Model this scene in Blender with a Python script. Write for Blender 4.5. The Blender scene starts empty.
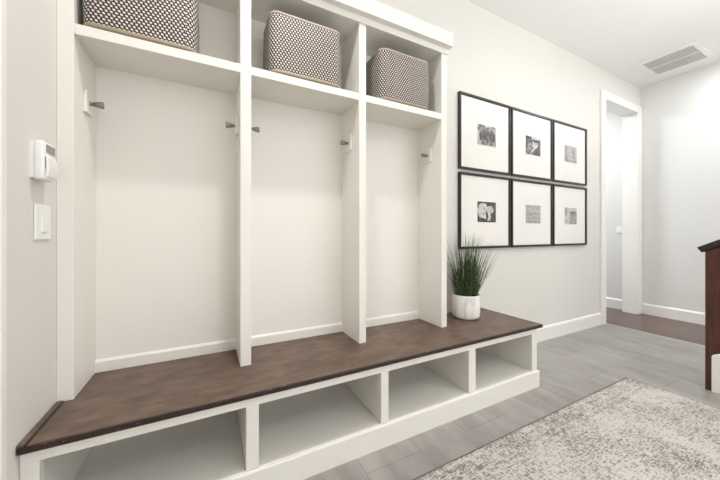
import bpy, bmesh, math, random
from mathutils import Vector, Matrix
random.seed(7)
S = bpy.context.scene
C = S.collection
PI = math.pi

# ------------------------------------------------------------------ materials
def lin(c):
    c /= 255.0
    return c / 12.92 if c <= 0.04045 else ((c + 0.055) / 1.055) ** 2.4
def rgb(r, g, b): return (lin(r), lin(g), lin(b), 1.0)

class NT:
    def __init__(s, name):
        s.m = bpy.data.materials.new(name); s.m.use_nodes = True
        s.t = s.m.node_tree; s.b = s.t.nodes['Principled BSDF']
    def n(s, kind, **kw):
        nd = s.t.nodes.new(kind)
        for k, v in kw.items():
            if k.startswith('i_'): nd.inputs[k[2:].replace('_', ' ')].default_value = v
            else: setattr(nd, k, v)
        return nd
    def l(s, a, b): s.t.links.new(a, b)
    def math(s, op, a, b=None, c=None):
        nd = s.t.nodes.new('ShaderNodeMath'); nd.operation = op
        for i, v in enumerate((a, b, c)):
            if v is None: continue
            if isinstance(v, (int, float)): nd.inputs[i].default_value = v
            else: s.l(v, nd.inputs[i])
        return nd.outputs[0]
    def ramp(s, fac, stops):
        r = s.t.nodes.new('ShaderNodeValToRGB')
        e = r.color_ramp.elements
        while len(e) > 1: e.remove(e[-1])
        e[0].position, e[0].color = stops[0]
        for p, c in stops[1:]:
            x = e.new(p); x.color = c
        s.l(fac, r.inputs['Fac']); return r.outputs['Color']
    def mix(s, fac, a, b, mode='MIX'):
        nd = s.t.nodes.new('ShaderNodeMix'); nd.data_type = 'RGBA'; nd.blend_type = mode
        for i, v in ((0, fac), (6, a), (7, b)):
            if isinstance(v, (int, float, tuple)): nd.inputs[i].default_value = v
            else: s.l(v, nd.inputs[i])
        return nd.outputs[2]
    def coords(s, scale=(1, 1, 1), kind='Object', rot=(0, 0, 0)):
        tc = s.n('ShaderNodeTexCoord'); mp = s.n('ShaderNodeMapping')
        mp.inputs['Scale'].default_value = scale; mp.inputs['Rotation'].default_value = rot
        s.l(tc.outputs[kind], mp.inputs['Vector']); return mp.outputs[0]
    def noise(s, vec, scale, detail=4, rough=0.5):
        nd = s.n('ShaderNodeTexNoise'); nd.inputs['Scale'].default_value = scale
        nd.inputs['Detail'].default_value = detail; nd.inputs['Roughness'].default_value = rough
        s.l(vec, nd.inputs['Vector']); return nd.outputs['Fac']
    def bump(s, h, strength=0.2, dist=0.002):
        b = s.n('ShaderNodeBump'); b.inputs['Strength'].default_value = strength
        b.inputs['Distance'].default_value = dist
        s.l(h, b.inputs['Height']); s.l(b.outputs[0], s.b.inputs['Normal'])
    def base(s, c):
        if isinstance(c, tuple): s.b.inputs['Base Color'].default_value = c
        else: s.l(c, s.b.inputs['Base Color'])
    def rough(s, r):
        if isinstance(r, float): s.b.inputs['Roughness'].default_value = r
        else: s.l(r, s.b.inputs['Roughness'])

def paint(name, col, rough, var=0.02, bump=0.03, sc=90):
    k = NT(name); v = k.coords()
    f = k.noise(v, 3.0, 3)
    d = tuple(max(0, x * (1 - var)) for x in col[:3]) + (1,)
    k.base(k.mix(f, d, col)); k.rough(rough)
    k.bump(k.noise(v, sc, 2), bump, 0.002)
    return k.m

M = {}
M['wall'] = paint('wall paint', rgb(221, 219, 214), 0.6, bump=0.06, sc=140)
M['wall_cool'] = paint('hall wall paint', rgb(221, 221, 219), 0.6, bump=0.06, sc=140)
M['ceil'] = paint('ceiling paint', rgb(238, 238, 236), 0.8, bump=0.06, sc=160)
M['white'] = paint('white cabinet enamel', rgb(232, 230, 224), 0.38, bump=0.015)
M['trim'] = paint('white trim enamel', rgb(236, 235, 231), 0.35, bump=0.015)
M['plastic'] = paint('white plastic', rgb(238, 238, 236), 0.35, bump=0.01)
M['grey'] = paint('grey display', rgb(140, 140, 135), 0.25)
M['dark'] = paint('dark cavity', rgb(70, 70, 68), 0.8)
M['duct'] = paint('pale grey duct', rgb(176, 176, 172), 0.6)
M['frame'] = paint('black frame lacquer', rgb(38, 34, 31), 0.35)
M['mat'] = paint('white mount card', rgb(240, 238, 234), 0.9)
M['tan'] = paint('tan wooden strip', rgb(156, 143, 120), 0.6, var=.2)
M['soil'] = paint('dark soil', rgb(45, 38, 30), 0.95, var=.4)

k = NT('brushed nickel'); v = k.coords((1, 60, 60)); k.base(rgb(158, 153, 144)); k.b.inputs['Metallic'].default_value = 1
k.rough(0.4); k.bump(k.noise(v, 30, 2), 0.05); M['metal'] = k.m

k = NT('glass pane')
for nd in list(k.t.nodes):
    if nd.type == 'BSDF_PRINCIPLED': k.t.nodes.remove(nd)
tr = k.n('ShaderNodeBsdfTransparent'); gl = k.n('ShaderNodeBsdfGlossy'); gl.inputs['Roughness'].default_value = 0.03
fr = k.n('ShaderNodeFresnel'); fr.inputs['IOR'].default_value = 1.45; mx = k.n('ShaderNodeMixShader')
ge = k.n('ShaderNodeNewGeometry')
k.l(k.math('MULTIPLY', fr.outputs[0], k.math('SUBTRACT', 1.0, ge.outputs['Backfacing'])), mx.inputs[0]); k.l(tr.outputs[0], mx.inputs[1]); k.l(gl.outputs[0], mx.inputs[2])
k.l(mx.outputs[0], k.t.nodes['Material Output'].inputs['Surface']); M['glass'] = k.m

# stained alder bench top
k = NT('stained brown wood')
v = k.coords((2.0, 5.0, 5.0)); v2 = k.coords((1.6, 3.0, 3.0))
g = k.noise(v, 5.0, 8, 0.62); blot = k.noise(v2, 4.5, 4, 0.55); fine = k.noise(k.coords((3, 60, 60)), 8, 3)
c = k.ramp(g, [(0.3, rgb(86, 67, 55)), (0.52, rgb(108, 88, 74)), (0.72, rgb(126, 106, 91))])
c = k.mix(k.math('MULTIPLY', k.ramp(blot, [(0.45, (0, 0, 0, 1)), (0.62, (1, 1, 1, 1))]), 0.55), c, rgb(76, 59, 48))
c = k.mix(k.math('MULTIPLY', fine, 0.18), c, rgb(70, 52, 41))
kn = k.n('ShaderNodeTexVoronoi'); kn.inputs['Scale'].default_value = 3.2; k.l(k.coords((1, 1.6, 1)), kn.inputs['Vector'])
c = k.mix(k.math('MULTIPLY', k.math('LESS_THAN', kn.outputs['Distance'], 0.035), .6), c, rgb(48, 33, 26))
k.base(c); k.rough(0.42); k.bump(fine, 0.06, 0.001); M['bench'] = k.m

k = NT('dark wood edge'); v = k.coords((1, 12, 12)); g = k.noise(v, 8, 6, .6)
wear = k.noise(k.coords((9, 40, 40)), 3.0, 5, .7)
c = k.ramp(g, [(0.3, rgb(30, 17, 13)), (0.7, rgb(52, 33, 26))])
c = k.mix(k.ramp(wear, [(0.645, (0, 0, 0, 1)), (0.67, (1, 1, 1, 1))]), c, rgb(150, 125, 105))
k.base(c); k.rough(0.4); M['edge'] = k.m

def darkwood(name, a, b, rough):
    k = NT(name); v = k.coords((14, 14, 1)); g = k.noise(v, 5, 7, .6)
    k.base(k.ramp(g, [(0.3, a), (0.7, b)])); k.rough(rough); k.bump(g, .05); return k.m
M['mahogany'] = darkwood('red brown stained wood', rgb(52, 27, 17), rgb(92, 52, 33), 0.35)
M['black_wood'] = darkwood('almost black stained wood', rgb(28, 20, 17), rgb(52, 38, 31), 0.3)

# grey plank tile, planks running along y
k = NT('grey stone plank tile')
tc = k.n('ShaderNodeTexCoord'); mp = k.n('ShaderNodeMapping')
mp.inputs['Rotation'].default_value = (0, 0, -PI / 2); mp.inputs['Location'].default_value = (-0.52, 0.01, 0)
k.l(tc.outputs['Object'], mp.inputs['Vector'])
br = k.n('ShaderNodeTexBrick'); k.l(mp.outputs[0], br.inputs['Vector'])
br.offset = 0.5
for nme, val in (('Scale', 1.0), ('Mortar Size', 0.0022), ('Mortar Smooth', 0.3), ('Bias', 0.0), ('Brick Width', 0.6), ('Row Height', 0.3)):
    br.inputs[nme].default_value = val
br.inputs['Color1'].default_value = rgb(143, 140, 136); br.inputs['Color2'].default_value = rgb(154, 151, 147)
br.inputs['Mortar'].default_value = rgb(140, 137, 131)
st = k.noise(k.coords((5.0, 1.1, 1)), 2.6, 8, 0.6); st2 = k.noise(k.coords((2.2, .8, 1)), 2.0, 5, .55)
c = k.mix(k.ramp(st, [(0.35, (0, 0, 0, 1)), (0.7, (1, 1, 1, 1))]), br.outputs['Color'], rgb(168, 165, 161))
c = k.mix(k.math('MULTIPLY', k.ramp(st2, [(0.45, (0, 0, 0, 1)), (0.65, (1, 1, 1, 1))]), 0.5), c, rgb(120, 116, 111))
c = k.mix(k.math('MULTIPLY', br.outputs['Fac'], .6), c, rgb(112, 108, 102))
k.base(c); k.rough(0.36); k.bump(k.math('SUBTRACT', 1.0, br.outputs['Fac']), 0.25, 0.001); M['tile'] = k.m

k = NT('brown hardwood floor')
tc = k.n('ShaderNodeTexCoord'); mp = k.n('ShaderNodeMapping'); mp.inputs['Rotation'].default_value = (0, 0, -PI / 2)
k.l(tc.outputs['Object'], mp.inputs['Vector'])
br = k.n('ShaderNodeTexBrick'); k.l(mp.outputs[0], br.inputs['Vector'])
for nme, val in (('Scale', 1.0), ('Mortar Size', 0.0012), ('Brick Width', 1.1), ('Row Height', 0.12)): br.inputs[nme].default_value = val
br.inputs['Color1'].default_value = rgb(72, 48, 40); br.inputs['Color2'].default_value = rgb(90, 64, 55); br.inputs['Mortar'].default_value = rgb(50, 36, 31)
g = k.noise(k.coords((16, 1.5, 1)), 4, 6, .6)
k.base(k.mix(k.math('MULTIPLY', g, .5), br.outputs['Color'], rgb(58, 39, 32))); k.rough(0.24); M['hardwood'] = k.m

# distressed rug
k = NT('distressed beige rug')
vx = k.coords((13, 90, 1)); vy = k.coords((90, 13, 1)); vb = k.coords((1, 1, 1))
a = k.noise(vx, 1.6, 3, .7); b = k.noise(vy, 1.6, 3, .7); big = k.noise(vb, 3.2, 5, .6); mid = k.noise(k.coords((1, 2.2, 1)), 14, 5, .65)
w = k.math('MAXIMUM', a, k.math('SUBTRACT', b, 0.015))
fx = k.noise(k.coords((46, 190, 1)), 1.0, 2, .6); fy = k.noise(k.coords((190, 46, 1)), 1.0, 2, .6)
fl = k.math('MAXIMUM', fx, fy)
den = k.math('ADD', k.math('MULTIPLY', big, 0.26), k.math('MULTIPLY', mid, 0.16))
w = k.math('ADD', k.math('MULTIPLY', w, .5), k.math('MULTIPLY', fl, .62))
w = k.math('ADD', w, k.math('SUBTRACT', den, 0.235))
sep = k.n('ShaderNodeSeparateXYZ'); k.l(k.coords(), sep.inputs[0])
ey = k.math('SUBTRACT', 0.95, k.math('ABSOLUTE', sep.outputs['Y']))
band = k.math('MULTIPLY', k.math('LESS_THAN', ey, 0.13), k.math('GREATER_THAN', k.math('SINE', k.math('MULTIPLY', ey, 165.0)), -0.2))
w = k.math('ADD', w, k.math('MULTIPLY', band, 0.022))
fac = k.ramp(w, [(0.575, (0, 0, 0, 1)), (0.635, (1, 1, 1, 1))])
light = k.mix(big, rgb(206, 203, 199), rgb(187, 182, 177))
darkc = k.mix(mid, rgb(102, 94, 90), rgb(130, 124, 120))
k.base(k.mix(fac, light, darkc)); k.rough(0.95)
k.bump(k.math('ADD', w, k.math('MULTIPLY', fl, 1.0)), 0.5, 0.004); M['rug'] = k.m
M['rug_edge'] = paint('rug binding yarn', rgb(118, 108, 101), 0.95, var=.35, bump=.4, sc=200)

# woven basket: uses the UV map (metres round the basket, metres up)
k = NT('black and white basket weave')
uv = k.n('ShaderNodeUVMap'); uv.uv_map = 'weave'
sx = k.n('ShaderNodeSeparateXYZ'); k.l(uv.outputs[0], sx.inputs[0])
PX, PY = 0.0156, 0.0118
ry = k.math('DIVIDE', sx.outputs['Y'], PY); row = k.math('FLOOR', ry)
fy = k.math('SUBTRACT', k.math('SUBTRACT', ry, row), 0.5)
off = k.math('MULTIPLY', k.math('MODULO', row, 2.0), 0.5)
rx = k.math('ADD', k.math('DIVIDE', sx.outputs['X'], PX), off)
fx = k.math('SUBTRACT', k.math('FRACT', rx), 0.5)
ob = k.math('ADD', fx, k.math('MULTIPLY', fy, 0.22))
d = k.math('POWER', k.math('ADD', k.math('POWER', k.math('MULTIPLY', ob, 1.32), 4.0), k.math('POWER', k.math('MULTIPLY', fy, 1.0), 4.0)), 0.25)
wm = k.ramp(d, [(0.32, (1, 1, 1, 1)), (0.37, (0, 0, 0, 1))])
jit = k.noise(k.coords(), 60, 2)
lt = k.mix(jit, rgb(230, 223, 217), rgb(200, 191, 184))
k.base(k.mix(wm, rgb(50, 37, 33), lt)); k.rough(0.6)
k.bump(k.math('SUBTRACT', 0.6, d), 0.8, 0.004); M['weave'] = k.m
k = NT('basket rim binding'); k.base(k.mix(k.noise(k.coords(), 120, 2), rgb(200, 192, 183), rgb(160, 150, 141))); k.rough(.7); M['rim'] = k.m

# marble pot
k = NT('white marble'); v = k.coords((1, 1, .5))
n1 = k.noise(v, 5, 4, .5)
ve = k.math('ABSOLUTE', k.math('SUBTRACT', n1, 0.5))
k.base(k.ramp(ve, [(0.0, rgb(206, 204, 202)), (0.03, rgb(228, 226, 223)), (0.1, rgb(238, 236, 233))])); k.rough(0.3); M['marble'] = k.m
# grass
k = NT('grass blade green')
oi = k.noise(k.coords((1, 1, 1)), 40, 2); hi = k.noise(k.coords((90, 90, 1)), 1.0, 1)
c = k.ramp(hi, [(0.35, rgb(36, 54, 28)), (0.55, rgb(60, 84, 42)), (0.70, rgb(108, 126, 80))])
k.base(c); k.rough(0.5); M['leaf'] = k.m
# vertex coloured prints
k = NT('photographic print'); at = k.n('ShaderNodeAttribute'); at.attribute_name = 'print'
k.base(k.mix(0.0, at.outputs['Color'], (0, 0, 0, 1))); k.rough(0.5); M['print'] = k.m

# ------------------------------------------------------------------ builders
def box(bm, x0, x1, y0, y1, z0, z1, bev=0.0, seg=1):
    vs = [bm.verts.new(p) for p in ((x0, y0, z0), (x1, y0, z0), (x1, y1, z0), (x0, y1, z0), (x0, y0, z1), (x1, y0, z1), (x1, y1, z1), (x0, y1, z1))]
    fs = [bm.faces.new([vs[i] for i in q]) for q in ((3, 2, 1, 0), (4, 5, 6, 7), (0, 1, 5, 4), (1, 2, 6, 5), (2, 3, 7, 6), (3, 0, 4, 7))]
    if bev:
        es = list({e for f in fs for e in f.edges})
        bmesh.ops.bevel(bm, geom=es, offset=bev, segments=seg, profile=0.5, affect='EDGES')
def prism(bm, pts, axis, a0, a1, bev=0.0):
    """polygon pts in the two other axes extruded along axis"""
    def P(p, a):
        return {'x': (a, p[0], p[1]), 'y': (p[0], a, p[1]), 'z': (p[0], p[1], a)}[axis]
    A = [bm.verts.new(P(p, a0)) for p in pts]; B = [bm.verts.new(P(p, a1)) for p in pts]
    n = len(pts); fs = [bm.faces.new(A), bm.faces.new(B[::-1])]
    for i in range(n): fs.append(bm.faces.new((A[i], B[i], B[(i + 1) % n], A[(i + 1) % n])))
    bmesh.ops.recalc_face_normals(bm, faces=fs)
    if bev: bmesh.ops.bevel(bm, geom=list({e for f in fs for e in f.edges}), offset=bev, segments=1, affect='EDGES')
def ring(bm, x0, x1, z0, z1, w, y0, y1):
    """picture-frame ring in the xz plane with mitred corners"""
    o = [(x0, z0), (x1, z0), (x1, z1), (x0, z1)]; i = [(x0 + w, z0 + w), (x1 - w, z0 + w), (x1 - w, z1 - w), (x0 + w, z1 - w)]
    V = lambda ps, y: [bm.verts.new((p[0], y, p[1])) for p in ps]
    of, inf, ob, ib = V(o, y0), V(i, y0), V(o, y1), V(i, y1); fs = []
    for a in range(4):
        b = (a + 1) % 4
        fs += [bm.faces.new((of[a], of[b], inf[b], inf[a])), bm.faces.new((ob[b], ob[a], ib[a], ib[b])),
               bm.faces.new((of[b], of[a], ob[a], ob[b])), bm.faces.new((inf[a], inf[b], ib[b], ib[a]))]
    bmesh.ops.recalc_face_normals(bm, faces=fs)
def lathe(bm, prof, seg=48, c=(0, 0, 0), axis='z'):
    rows = []
    for r, z in prof:
        row = []
        for i in range(seg):
            t = 2 * PI * i / seg; p = (r * math.cos(t), r * math.sin(t), z)
            if axis == 'x': p = (p[2], p[0], p[1])
            row.append(bm.verts.new((p[0] + c[0], p[1] + c[1], p[2] + c[2])))
        rows.append(row)
    for a, b in zip(rows, rows[1:]):
        for i in range(seg):
            bm.faces.new((a[i], a[(i + 1) % seg], b[(i + 1) % seg], b[i]))
    bm.faces.new(rows[0][::-1]); bm.faces.new(rows[-1])
    bmesh.ops.recalc_face_normals(bm, faces=bm.faces[:])

ORG = {}
def thing(name, label, cat, loc, group=None):
    o = bpy.data.objects.new(name, None); o.empty_display_size = 0.05; C.objects.link(o)
    o.location = loc; o['label'] = label; o['category'] = cat
    if group: o['group'] = group
    ORG[o] = Vector(loc); return o
def obj(name, bm, mat, parent=None, origin=None, smooth=False, label=None):
    org = Vector(origin) if origin else (ORG[parent] if parent else Vector((0, 0, 0)))
    bmesh.ops.translate(bm, verts=bm.verts[:], vec=-org)
    me = bpy.data.meshes.new(name); bm.to_mesh(me); bm.free()
    me.materials.append(M[mat])
    if smooth:
        for p in me.polygons: p.use_smooth = True
    o = bpy.data.objects.new(name, me); C.objects.link(o)
    if parent:
        o.parent = parent; o.location = org - ORG[parent]
    else: o.location = org
    ORG[o] = org
    if label: o['label'] = label
    return o
def part(name, mat, parent, boxes, bev=0.0015, label=None):
    bm = bmesh.new()
    for b in boxes: box(bm, *b, bev=bev)
    return obj(name, bm, mat, parent, label=label)
def struct(name, mat, boxes, bev=0.0):
    bm = bmesh.new()
    for b in boxes: box(bm, *b, bev=bev)
    o = obj(name, bm, mat); o['kind'] = 'structure'; return o
def tag(o, label, cat, group=None):
    o['label'] = label; o['category'] = cat
    if group: o['group'] = group

# ------------------------------------------------------------------ setting
XL, YW, XF, ZC, XT = -0.498, 1.73, 5.04, 2.955, 4.12
OX0, OX1, OZ = 4.10, 4.92, 2.605           # cased opening in the back wall
YN = -4.2
struct('floor', 'tile', [(XL - .12, XT, YN, YW, -0.05, 0)])
struct('floor_hall', 'hardwood', [(XT, 9.0 if False else XF + .12, YN, YW, -0.05, 0), (2.6, XF + .12, YW, 4.3, -0.05, 0)])
struct('ceiling', 'ceil', [(XL - .12, XF + .12, YN, YW + .14, ZC, ZC + .1)])
struct('wall_back', 'wall', [(XL - .12, OX0 - .02, YW, YW + .14, 0, ZC), (OX0 - .02, OX1 + .02, YW, YW + .14, OZ + .02, ZC), (OX1 + .02, XF, YW, YW + .14, 0, ZC)])
struct('wall_left', 'wall', [(XL - .12, XL, YN, YW, 0, ZC)])
struct('wall_far', 'wall_cool', [(XF, XF + .12, YN, 4.3, 0, ZC)])
struct('wall_hall', 'wall_cool', [(2.6, XF, 4.2, 4.3, 0, ZC)])
struct('wall_hall_side', 'wall_cool', [(2.5, 2.6, YW + .14, 4.3, 0, ZC)])
struct('ceiling_hall', 'ceil', [(2.5, XF + .12, YW + .14, 4.3, ZC, ZC + .1)])
def base_y(name, x0, x1, y):      # skirting on a wall facing -y
    bm = bmesh.new(); prism(bm, [(y - .016, 0), (y - .016, .118), (y - .010, .132), (y - .004, .137), (y, .137), (y, 0)], 'x', x0, x1)
    o = obj(name, bm, 'trim'); o['kind'] = 'structure'
def base_x(name, y0, y1, x):      # skirting on a wall facing -x
    bm = bmesh.new(); prism(bm, [(x - .016, 0), (x - .016, .118), (x - .010, .132), (x - .004, .137), (x, .137), (x, 0)], 'y', y0, y1)
    o = obj(name, bm, 'trim'); o['kind'] = 'structure'
base_y('baseboard_back', 2.008, 4.0, YW)
base_x('baseboard_far', YN, YW - .026, XF)
base_x('baseboard_hall', YW + .14, 4.2, XF)
# casing and jamb lining of the opening
cy = YW - .022
struct('trim_1', 'trim', [(4.0, OX0, cy, YW, 0, OZ + .095)], .003)
struct('trim_2', 'trim', [(OX1, XF - .005, cy, YW, 0, OZ + .095)], .003)
struct('trim_3', 'trim', [(OX0, OX1, cy, YW, OZ, OZ + .095)], .003)
struct('trim_4', 'trim', [(OX0 - .02, OX0, YW, YW + .145, 0, OZ), (OX1, OX1 + .02, YW, YW + .145, 0, OZ), (OX0 - .02, OX1 + .02, YW, YW + .145, OZ, OZ + .02)], .001)
# door casing at the near end of the left wall
struct('trim_5', 'trim', [(XL, XL + .016, 1.03, 1.135, 0, 2.2), (XL + .016, XL + .024, 1.09, 1.118, 0, 2.2)], .003)

# ------------------------------------------------------------------ bench
BX0, BX1 = XL + .001, 2.004
YF, YB = 1.23, YW - .002
bench = thing('storage_bench', 'long low white bench with four open cubbies and a dark brown wooden seat', 'bench', (0.75, YF, 0))
ups = [(BX0, -.454), (.131, .179), (.752, .796), (1.352, 1.410), (1.948, BX1)]
part('top_rail', 'white', bench, [(BX0, BX1, YF, YF + .02, .363, .402)])
for a, b in ups: part('stile', 'white', bench, [(a, b, YF, YF + .02, .110, .363)])
for i, (a, b) in enumerate(ups):
    part('end_panel' if i in (0, 4) else 'partition', 'white', bench, [(a + (.0 if i != 0 else .0), b, YF + .02, YB, .110, .402)])
for (a0, a1), (b0, b1) in zip(ups, ups[1:]):
    part('cubby_floor', 'white', bench, [(a1, b0, YF + .0, YB - .012, .094, .112)])
    part('cubby_back', 'white', bench, [(a1, b0, YB - .012, YB, .112, .402)])
bm = bmesh.new()
prism(bm, [(1.219, 0), (1.219, .104), (1.223, .109), (YF, .110), (YF, 0)], 'x', BX0, 2.014)
prism(bm, [(2.004, 0), (2.014, 0), (2.014, .104), (2.010, .109), (2.004, .110)], 'y', YF, YB)
obj('plinth', bm, 'white', bench)

ZT = .4249
seat = part('seat', 'bench', bench, [(XL + .002, 2.031, 1.217, YB, .4025, ZT)], .002, 'dark brown stained wooden seat board')
part('front_edge', 'edge', seat, [(XL + .002, 2.031, 1.209, 1.217, .4025, ZT - .001)], .003, 'darker worn front edge')
part('side_edge', 'edge', seat, [(2.031, 2.037, 1.209, YB, .4025, ZT - .001)], .002, 'darker right edge')
bm = bmesh.new()
prism(bm, [(XL + .002, ZT), (XL + .002, ZT + .007), (XL + .017, ZT + .007), (XL + .018, ZT)], 'y', 1.211, 1.468, bev=.001)
obj('edge_strip', bm, 'bench', seat, label='narrow raised strip along the left wall')

bm = bmesh.new(); prism(bm, [(XL + .018, ZT), (XL + .0175, ZT + .005), (XL + .0195, ZT + .005), (XL + .0225, ZT)], 'y', 1.211, 1.468)
obj('groove_band', bm, 'edge', seat, label='dark band standing in for the groove beside the raised strip')  # dark band added in place of the dark groove beside the strip
# ------------------------------------------------------------------ lockers
YD, ZS0, ZS1 = 1.469, 1.800, 1.840
ZTOP = 2.235
lk = thing('locker_cabinet', 'tall white open locker unit of three bays with cubbies on top, above the bench', 'cabinet', (0.46, YD, ZT))
D = [(XL + .0003, -.4500), (.131, .179), (.754, .798), (1.363, 1.410)]
ZB = ZT + .0008
for i, (a, b) in enumerate(D):
    bm = bmesh.new(); box(bm, a, b, YD, YB, ZB, ZTOP + .02, bev=.002, seg=2)
    obj('side_panel' if i in (0, 3) else 'divider', bm, 'white', lk)
for (a0, a1), (b0, b1) in zip(D, D[1:]):
    part('back_panel', 'white', lk, [(a1, b0, YB - .012, YB, ZB, ZTOP)], 0)
    part('shelf', 'white', lk, [(a1, b0, YD + .001, YB - .012, ZS0, ZS1)], .0015)
    bm = bmesh.new(); y = YB - .012
    prism(bm, [(y - .013, ZB), (y - .013, ZB + .046), (y - .006, ZB + .053), (y, ZB + .055), (y, ZB)], 'x', a1, b0)
    obj('back_rail', bm, 'white', lk)
part('top_panel', 'white', lk, [(D[0][1], D[3][0], YD, YB, ZTOP, ZTOP + .018)], 0)
part('header', 'white', lk, [(XL + .002, 1.418, YD - .008, YD + .0, ZTOP + .0, 2.36), (XL + .002, 1.418, YD, YB, ZTOP + .02, 2.34)], .001)
bm = bmesh.new()
prism(bm, [(1.426, 2.272), (1.424, 2.276), (1.424, 2.356), (1.428, 2.362), (YB, 2.362), (YB, 2.272)], 'x', XL + .002, 1.420)
obj('cornice', bm, 'white', lk)
def hook(xf, sgn, yc=1.598, zc=1.588):
    bm = bmesh.new()
    xa, xb = sorted((xf, xf + sgn * .012)); box(bm, xa, xb, yc - .036, yc + .036, zc - .045, zc + .045, bev=.002, seg=2)
    blk = obj('hook_block', bm, 'white', lk)
    bm = bmesh.new(); x = xf + sgn * .012
    pr = [(.010, 0), (.010, .002), (.005, .003), (.005, .009), (.0085, .010), (.0145, .040), (.0135, .043), (.009, .044)]
    lathe(bm, [(r, sgn * z) for r, z in pr], 24, (x, yc, zc), 'x')
    return obj('coat_peg', bm, 'metal', blk, smooth=True, label='brushed metal flared peg')
hook(D[0][1], 1); hook(D[1][0], -1); hook(D[1][1], 1); hook(D[2][0], -1); hook(D[3][0], -1)

# ------------------------------------------------------------------ baskets
def basket(x0, x1, label, h=.308, dep=.232, y0=1.4695):
    cx, cy2 = (x0 + x1) / 2, y0 + dep / 2
    t = thing('woven_basket', label, 'basket', (cx, cy2, ZS1), 'woven baskets in the locker cubbies')
    hw, hd, r = (x1 - x0) / 2, dep / 2, .044
    seg = 8
    def outline(grow, z):
        w, dd = hw + grow, hd + grow * .6; pts = []
        for qx, qy, a0 in ((1, -1, -PI / 2), (1, 1, 0), (-1, 1, PI / 2), (-1, -1, PI)):
            for i in range(seg + 1):
                a = a0 + PI / 2 * i / seg
                pts.append((cx + qx * (w - r) + r * math.cos(a), cy2 + qy * (dd - r) + r * math.sin(a), z))
        # subdivide straight runs a little for bulge
        return pts
    def wall(name, mat, zs, inner=None, cap=False):
        bm = bmesh.new(); uvl = bm.loops.layers.uv.new('weave'); rows = []
        for z, g in zs: rows.append([bm.verts.new(p) for p in outline(g, ZS1 + z)])
        n = len(rows[0]); per = [0]
        o0 = outline(0, 0)
        for i in range(n):
            a, b = Vector(o0[i]), Vector(o0[(i + 1) % n]); per.append(per[-1] + (b - a).length)
        for ri in range(len(rows) - 1):
            for i in range(n):
                j = (i + 1) % n
                f = bm.faces.new((rows[ri][i], rows[ri][j], rows[ri + 1][j], rows[ri + 1][i]))
                for lp, (u, v) in zip(f.loops, ((per[i], zs[ri][0]), (per[i + 1], zs[ri][0]), (per[i + 1], zs[ri + 1][0]), (per[i], zs[ri + 1][0]))):
                    lp[uvl].uv = (u, v)
                f.smooth = True
        if cap: bm.faces.new(rows[0][::-1])
        return obj(name, bm, mat, t)
    def gr(z): return .004 * math.sin(PI * min(1, z / h)) 
    zs = [(.016 + (h - .024) * i / 10, gr(.016 + (h - .024) * i / 10)) for i in range(11)]
    body = wall('basket_body', 'weave', zs + [(h - .002, -.004), (h - .004, -.009), (.02, -.009)], cap=False)
    # inner floor
    bm = bmesh.new(); f = bm.faces.new([bm.verts.new(p) for p in outline(-.009, ZS1 + .02)]); 
    bmesh.ops.solidify(bm, geom=[f], thickness=.006)
    obj('basket_floor', bm, 'tan', t)
    wall('base_strip', 'tan', [(.0006, -.004), (.0006, .0005), (.0185, .0022), (.0185, -.004)], cap=True).__setitem__('label', 'tan strip round the foot')
    wall('rim', 'rim', [(h - .012, -.002), (h - .012, .0022), (h - .004, .0026), (h, -.001), (h, -.008), (h - .01, -.010)]).__setitem__('label', 'paler bound rim')
    return t
basket(-.432, -.046, 'black and white woven basket on the left bay shelf, cut off by the photo top')
basket(.268, .650, 'black and white woven basket on the shelf of the middle locker bay')
basket(.902, 1.274, 'black and white woven basket on the right bay shelf, nearest the framed pictures')

# ------------------------------------------------------------------ potted grass
PC = (1.702, 1.577, ZT + .0006)
pot = thing('potted_grass', 'tufted green ornamental grass in a round white marbled pot on the bench top', 'plant', PC)
bm = bmesh.new()
lathe(bm, [(.078, 0), (.088, .003), (.096, .012), (.0995, .03), (.1, .07), (.1, .168), (.098, .172), (.094, .172), (.092, .168), (.092, .150)], 64, PC)
obj('pot', bm, 'marble', pot, smooth=True)
bm = bmesh.new(); lathe(bm, [(.091, .146), (.0915, .152), (.05, .158)], 40, PC); obj('soil', bm, 'soil', pot, smooth=True)
bm = bmesh.new()
for i in range(330):
    for tries in range(60):
        a = random.uniform(0, 2 * PI); r0 = .072 * math.sqrt(random.random())
        L = random.uniform(.24, .50) if random.random() < .75 else random.uniform(.12, .3)
        lean = random.gauss(0, .09) + .52 * (r0 / .072) * random.uniform(.2, 1.1)
        lean = max(0, min(.72, abs(lean)))
        da = a + random.gauss(0, .35); curve = random.uniform(0, .35)
        p = Vector((PC[0] + r0 * math.cos(a), PC[1] + r0 * math.sin(a), PC[2] + .15)); pts = [p.copy()]
        n = 7
        for sgm in range(n):
            ang = lean + curve * (sgm / n) ** 2
            p = p + Vector((math.sin(ang) * math.cos(da), math.sin(ang) * math.sin(da), math.cos(ang))) * (L / n); pts.append(p.copy())
        if min(q.x for q in pts) > 1.422 and max(q.y for q in pts) < 1.688: break
    else: continue
    side = Vector((-math.sin(da + random.uniform(-.8, .8)), math.cos(da), 0)).normalized(); w0 = random.uniform(.0024, .0042)
    prev = None; up = Vector((math.cos(da), math.sin(da), .2)).normalized()
    for q, pnt in enumerate(pts):
        w = w0 * (1 - (q / n) ** 1.6) + .00025
        cur = [bm.verts.new(pnt + side * w), bm.verts.new(pnt + up * w * .35), bm.verts.new(pnt - side * w)]
        if prev:
            for e in range(2): bm.faces.new((prev[e], prev[e + 1], cur[e + 1], cur[e]))
        prev = cur
obj('grass_blades', bm, 'leaf', pot, smooth=True)

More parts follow.
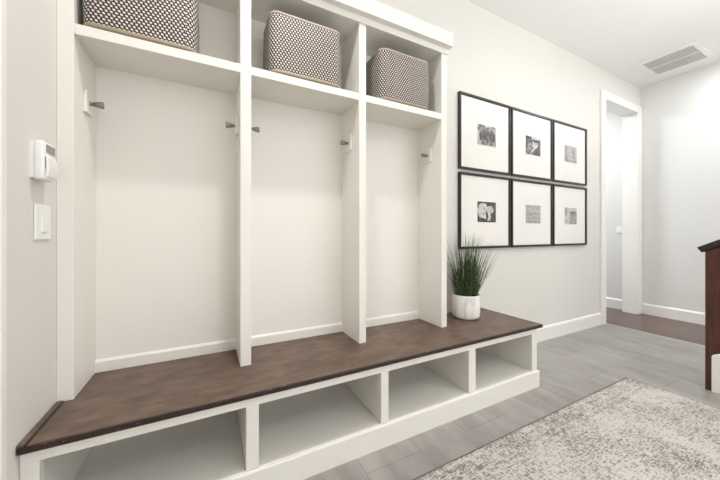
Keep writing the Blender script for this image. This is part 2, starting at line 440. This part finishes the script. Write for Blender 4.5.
# ------------------------------------------------------------------ pictures
def noise2(x, y, s):
    def hsh(i, j): 
        v = math.sin(i * 127.1 + j * 311.7 + s * 74.7) * 43758.5453
        return v - math.floor(v)
    i, j = math.floor(x), math.floor(y); fx, fy = x - i, y - j
    fx = fx * fx * (3 - 2 * fx); fy = fy * fy * (3 - 2 * fy)
    return (hsh(i, j) * (1 - fx) + hsh(i + 1, j) * fx) * (1 - fy) + (hsh(i, j + 1) * (1 - fx) + hsh(i + 1, j + 1) * fx) * fy
def ell(u, v, cx, cy, rx, ry): return ((u - cx) / rx) ** 2 + ((v - cy) / ry) ** 2 < 1
def pic_group(u, v):         # row of dark standing figures before a pale ground
    g = .62 + .25 * noise2(u * 5, v * 5, 1) - (.25 if v > .7 and noise2(u * 6, v * 8, 5) > .45 else 0)
    for i, (cx, hh, t) in enumerate([(.18, .60, .2), (.30, .70, .28), (.42, .62, .12), (.54, .74, .3), (.66, .66, .16), (.78, .78, .22), (.88, .66, .1)]):
        if abs(u - cx) < .075 and .04 < v < hh: g = t + .25 * noise2(u * 20, v * 9, i) + (.35 if v < .25 and i % 2 == 0 else 0)
        if ell(u, v, cx, hh + .05, .045, .065): g = .5
    return g
def pic_close(u, v):         # two pale heads close together on dark
    g = .22 + .3 * noise2(u * 4, v * 4, 2)
    if v > .86: g = .08 + .8 * (noise2(u * 12, v * 3, 9) > .55)
    if ell(u, v, .62, .62, .20, .24): g = .78
    if ell(u, v, .25, .42, .14, .2): g = .62
    if ell(u, v, .7, .78, .2, .1): g = .15
    if abs((u - .35) - (v - .1) * .9) < .05 and v < .6: g = .85
    return g
def pic_pale(u, v):          # pale print with a soft upright figure
    g = .66 + .16 * noise2(u * 4, v * 3, 3)
    if abs(u - .45) < .13 and v < .72: g = .8
    if u < .2 or v < .15: g -= .14
    if ell(u, v, .72, .5, .1, .3): g = .55
    return g
def pic_white(u, v):         # pale curled shape on dark
    g = .17 + .12 * noise2(u * 9, v * 9, 4)
    if ell(u, v, .3, .55, .3, .38): g = .86
    if ell(u, v, .72, .62, .16, .18): g = .80
    if abs(u - .58 - (.5 - v) * .15) < .1 and v < .7: g = .9
    if ell(u, v, .5, .3, .07, .25): g = .3
    if v < .1: g = .25
    return g
def pic_class(u, v):         # pale group in rows
    g = .60 + .2 * noise2(u * 6, v * 6, 6)
    for r, (cy2, n, o) in enumerate([(.66, 6, .06), (.42, 5, .12), (.2, 6, .05)]):
        for q in range(n):
            if ell(u, v, o + q * .17 + .06, cy2, .055, .09): g = .78
            if ell(u, v, o + q * .17 + .06, cy2 - .14, .06, .07): g = .42 + .2 * noise2(q, r, 8)
    return g
def pic_land(u, v):          # pale left, grey building at right
    g = .8 + .08 * noise2(u * 4, v * 4, 7)
    if u > .42 and v < .78: g = .48 + .2 * noise2(u * 7, v * 5, 8)
    if u > .45 and .66 < v < .74: g = .25
    if u < .2 and v > .55: g = .62
    return g
FW, FG = .622, .016
fx0 = [1.775 + i * (FW + FG) for i in range(3)]
rowsz = [(1.568, 2.183), (.922, 1.541)]
LBL = {(0, 0): ('black framed photo of a standing group of dark figures, top row, above the plant', pic_group),
       (0, 1): ('black framed photo of two close heads on dark ground, middle of the top row', pic_close),
       (0, 2): ('black framed faint grey photo, top row, nearest the doorway', pic_pale),
       (1, 0): ('black framed photo of a white shape on near black, bottom row, behind the grass tips', pic_white),
       (1, 1): ('black framed pale grey photo of a group, middle of the bottom row', pic_class),
       (1, 2): ('black framed pale grey photo, bottom row, nearest the doorway', pic_land)}
yb = YW - .001
for r in range(2):
    for c3 in range(3):
        lab, fn = LBL[(r, c3)]; x0, x1 = fx0[c3], fx0[c3] + FW; z0, z1 = rowsz[r]
        t = thing('picture_frame', lab, 'picture', ((x0 + x1) / 2, yb, z0), 'framed pictures on the back wall')
        bm = bmesh.new(); ring(bm, x0, x1, z0, z1, .016, yb - .024, yb - .002); obj('frame_moulding', bm, 'frame', t)
        part('backing_board', 'frame', t, [(x0 + .01, x1 - .01, yb - .006, yb, z0 + .01, z1 - .01)], 0)
        part('mount', 'mat', t, [(x0 + .019, x1 - .019, yb - .012, yb - .007, z0 + .019, z1 - .019)], 0)
        pcx, pcz = (x0 + x1) / 2 + .012, (z0 + z1) / 2 + (.0 if r == 0 else -.003); pw, ph = .226, .172
        nx, nz = 60, 46
        bm = bmesh.new(); cl = bm.verts.layers.float_color.new('print'); G = []
        for j in range(nz + 1):
            G.append([])
            for i in range(nx + 1):
                vv = bm.verts.new((pcx - pw / 2 + pw * i / nx, yb - .0135, pcz - ph / 2 + ph * j / nz))
                uu, vv2 = i / nx, j / nz; wu = uu + .09 * (noise2(uu * 7, vv2 * 7, 21 + c3 + 3 * r) - .5); wv = vv2 + .09 * (noise2(uu * 7, vv2 * 7, 31 + c3 + 3 * r) - .5)
                pale = c3 + r >= 2
                g = fn(wu, wv); g = .30 + .62 * g if pale else g
                g = max(.03, min(1, g + (.16 if pale else .30) * (noise2(uu * 17, vv2 * 15, 41 + c3) - .5) + .12 * (random.random() - .5))); g = lin(g * 232); vv[cl] = (g, g * .98, g * .95, 1); G[-1].append(vv)
        for j in range(nz):
            for i in range(nx): bm.faces.new((G[j][i], G[j][i + 1], G[j + 1][i + 1], G[j + 1][i]))
        obj('photograph', bm, 'print', t)
        part('glass_pane', 'glass', t, [(x0 + .015, x1 - .015, yb - .0185, yb - .0165, z0 + .019, z1 - .019)], 0)

# ------------------------------------------------------------------ thermostat and switches
th = thing('thermostat', 'white wall thermostat with a small grey display, on the left wall above the switch', 'thermostat', (XL, 1.325, 1.22))
ty0, ty1 = 1.283, 1.362
bm = bmesh.new(); box(bm, XL - .0015, XL + .010, ty0 + .004, ty1 - .004, 1.226, 1.342, bev=.002, seg=2); obj('back_plate', bm, 'plastic', th)
bm = bmesh.new(); box(bm, XL + .008, XL + .034, ty0, ty1, 1.220, 1.346, bev=.009, seg=4); obj('case', bm, 'plastic', th, smooth=True)
bm = bmesh.new(); prism(bm, [(XL + .033, 1.226), (XL + .039, 1.232), (XL + .0425, 1.255), (XL + .041, 1.285), (XL + .036, 1.300), (XL + .033, 1.303)], 'y', ty0 + .010, ty1 - .001, bev=.003); obj('flap_cover', bm, 'plastic', th)
bm = bmesh.new(); box(bm, XL + .0338, XL + .0352, ty0 + .016, ty1 - .004, 1.309, 1.336, bev=.0004); obj('display', bm, 'grey', th, label='grey display')
def switch_x(label, x, sgn, y0, y1, z0, z1):
    t = thing('light_switch', label, 'switch', (x, (y0 + y1) / 2, z0))
    xa, xb = sorted((x + sgn * .0004, x + sgn * .006)); bm = bmesh.new(); box(bm, xa, xb, y0, y1, z0, z1, bev=.002, seg=2); obj('cover_plate', bm, 'plastic', t)
    cy3, cz = (y0 + y1) / 2, (z0 + z1) / 2
    xa, xb = sorted((x + sgn * .006, x + sgn * .0075)); bm = bmesh.new(); box(bm, xa, xb, cy3 - .018, cy3 + .018, cz - .034, cz + .034, bev=.0005); obj('rocker_surround', bm, 'plastic', t)
    bm = bmesh.new(); s1, s2 = x + sgn * .0075, x + sgn * .012
    prism(bm, [(s1, cz - .031), (s2, cz - .031), (x + sgn * .0085, cz + .031), (s1, cz + .031)], 'y', cy3 - .016, cy3 + .016); obj('rocker', bm, 'plastic', t)
switch_x('white light switch plate on the left wall, just below the thermostat', XL, 1, 1.310, 1.412, 1.028, 1.143)
switch_x('small white light switch seen through the far cased opening', XF, -1, 1.915, 1.985, 1.040, 1.145)

# ------------------------------------------------------------------ ceiling vent
vx0, vx1, vy0, vy1 = 4.300, 4.808, 1.050, 1.512
vt = thing('ceiling_vent', 'white slatted air vent set in the ceiling near the far wall', 'vent', ((vx0 + vx1) / 2, (vy0 + vy1) / 2, ZC))
fwid = .034
z0, z1 = ZC - .012, ZC - .0005
part('vent_frame', 'plastic', vt, [(vx0, vx1, vy0, vy0 + fwid, z0, z1), (vx0, vx1, vy1 - fwid, vy1, z0, z1), (vx0, vx0 + fwid, vy0 + fwid, vy1 - fwid, z0, z1), (vx1 - fwid, vx1, vy0 + fwid, vy1 - fwid, z0, z1)], .001)
part('duct_backing', 'duct', vt, [(vx0 + fwid, vx1 - fwid, vy0 + fwid, vy1 - fwid, ZC - .0025, ZC - .0005)], 0)
xm = (vx0 + vx1) / 2
part('centre_bar', 'plastic', vt, [(xm - .006, xm + .006, vy0 + fwid, vy1 - fwid, z0 + .001, ZC - .003)], 0)
for a, b in ((vx0 + fwid, xm - .006), (xm + .006, vx1 - fwid)):
    bm = bmesh.new(); n = 24
    for i in range(n):
        y = vy0 + fwid + (vy1 - vy0 - 2 * fwid) * (i + .5) / n
        prism(bm, [(y - .008, ZC - .0095), (y - .0068, ZC - .0105), (y + .006, ZC - .0045), (y + .0048, ZC - .0035)], 'x', a, b)
    obj('louvre_panel', bm, 'plastic', vt)

# ------------------------------------------------------------------ rug
RX0, RX1, RY0, RY1 = -.20, 2.69, -.90, 1.0
rug = thing('area_rug', 'large distressed beige and grey woven rug on the tile floor in front of the bench', 'rug', ((RX0 + RX1) / 2, (RY0 + RY1) / 2, 0))
part('pile', 'rug', rug, [(RX0 + .006, RX1 - .006, RY0 + .006, RY1 - .006, .0005, .010)], .003)
part('bound_edge', 'rug_edge', rug, [(RX0, RX1, RY0, RY0 + .006, .0005, .009), (RX0, RX1, RY1 - .006, RY1, .0005, .009), (RX0, RX0 + .006, RY0 + .006, RY1 - .006, .0005, .009), (RX1 - .006, RX1, RY0 + .006, RY1 - .006, .0005, .009)], .002, 'darker bound edge')

# ------------------------------------------------------------------ stair half wall
PX0, PX1, py = 2.972, 3.09, .687
sl = .56; yn = -1.0
sp = thing('stair_railing', 'dark red-brown wooden stair end panel with sloping black cap, at the right edge', 'railing', (PX0, py, 0))
bm = bmesh.new(); prism(bm, [(py, .0005), (py, .925), (yn, .925 + (py - yn) * sl), (yn, .0005)], 'x', PX0, PX1, bev=.002); obj('wood_panel', bm, 'mahogany', sp)
bm = bmesh.new(); q = lambda y, z: (y, z + (py - y) * sl)
prism(bm, [q(py + .012, .926), q(py + .034, .972), q(yn, .978), q(yn, .926)], 'x', PX0 - .022, PX1 + .022, bev=.004); obj('sloping_cap', bm, 'black_wood', sp, label='almost black sloping cap')
bm = bmesh.new(); prism(bm, [(.654, .0005), (.654, .238), (.648, .246), (yn, .246 + (.648 - yn) * sl), (yn, .0005)], 'x', PX0 - .022, PX0 - .0005, bev=.002); obj('skirt_board', bm, 'trim', sp, label='white skirt board at its foot')

# ------------------------------------------------------------------ light
def area(name, loc, size, power, col=(1, .96, .90), rot=(0, 0, 0), shape='DISK', sizey=None, spread=PI):
    L = bpy.data.lights.new(name, 'AREA'); L.shape = shape; L.size = size; L.energy = power; L.color = col; L.spread = spread
    if sizey: L.size_y = sizey
    o = bpy.data.objects.new(name, L); C.objects.link(o); o.location = loc; o.rotation_euler = rot; return o
zl = ZC - .02
for i, (x, y, p) in enumerate([(.30, .93, 20), (2.55, .75, 7), (.9, -1.3, 10), (2.9, -1.3, 10)]):
    area('downlight', (x, y, zl), .11, p, (1, .975, .945), spread=PI * .85)
area('hall_light', (4.2, 3.0, ZC - .03), .5, 80, (.93, .96, 1))
area('corridor_light', (4.5, .72, ZC - .03), .35, 19, (.95, .97, 1))
area('ceiling_fill', (2.7, -.8, 1.7), .5, 105, (1, .995, .985), rot=(PI, 0, 0))  # added upward fill behind the camera, brightens the ceiling; no lamp of the room
W = bpy.data.worlds.new('daylight'); S.world = W; W.use_nodes = True
bg = W.node_tree.nodes['Background']; bg.inputs['Color'].default_value = (1, .99, .982, 1); bg.inputs['Strength'].default_value = 3.2

# ------------------------------------------------------------------ camera
cd = bpy.data.cameras.new('camera'); cam = bpy.data.objects.new('camera', cd); C.objects.link(cam)
cd.sensor_width = 36; cd.lens = 36 * 292.92 / 720; cd.shift_y = -(240 - 233.1) / 720
cam.location = (0, 0, 1.05); cam.rotation_euler = (PI / 2, 0, -.4767); cd.clip_start = .02
S.camera = cam
S.view_settings.view_transform = 'Standard'; S.view_settings.look = 'None'; S.view_settings.gamma = 1
S.view_settings.use_curve_mapping = False; S.view_settings.exposure = -0.54
S.cycles.max_bounces = 12; S.cycles.diffuse_bounces = 8
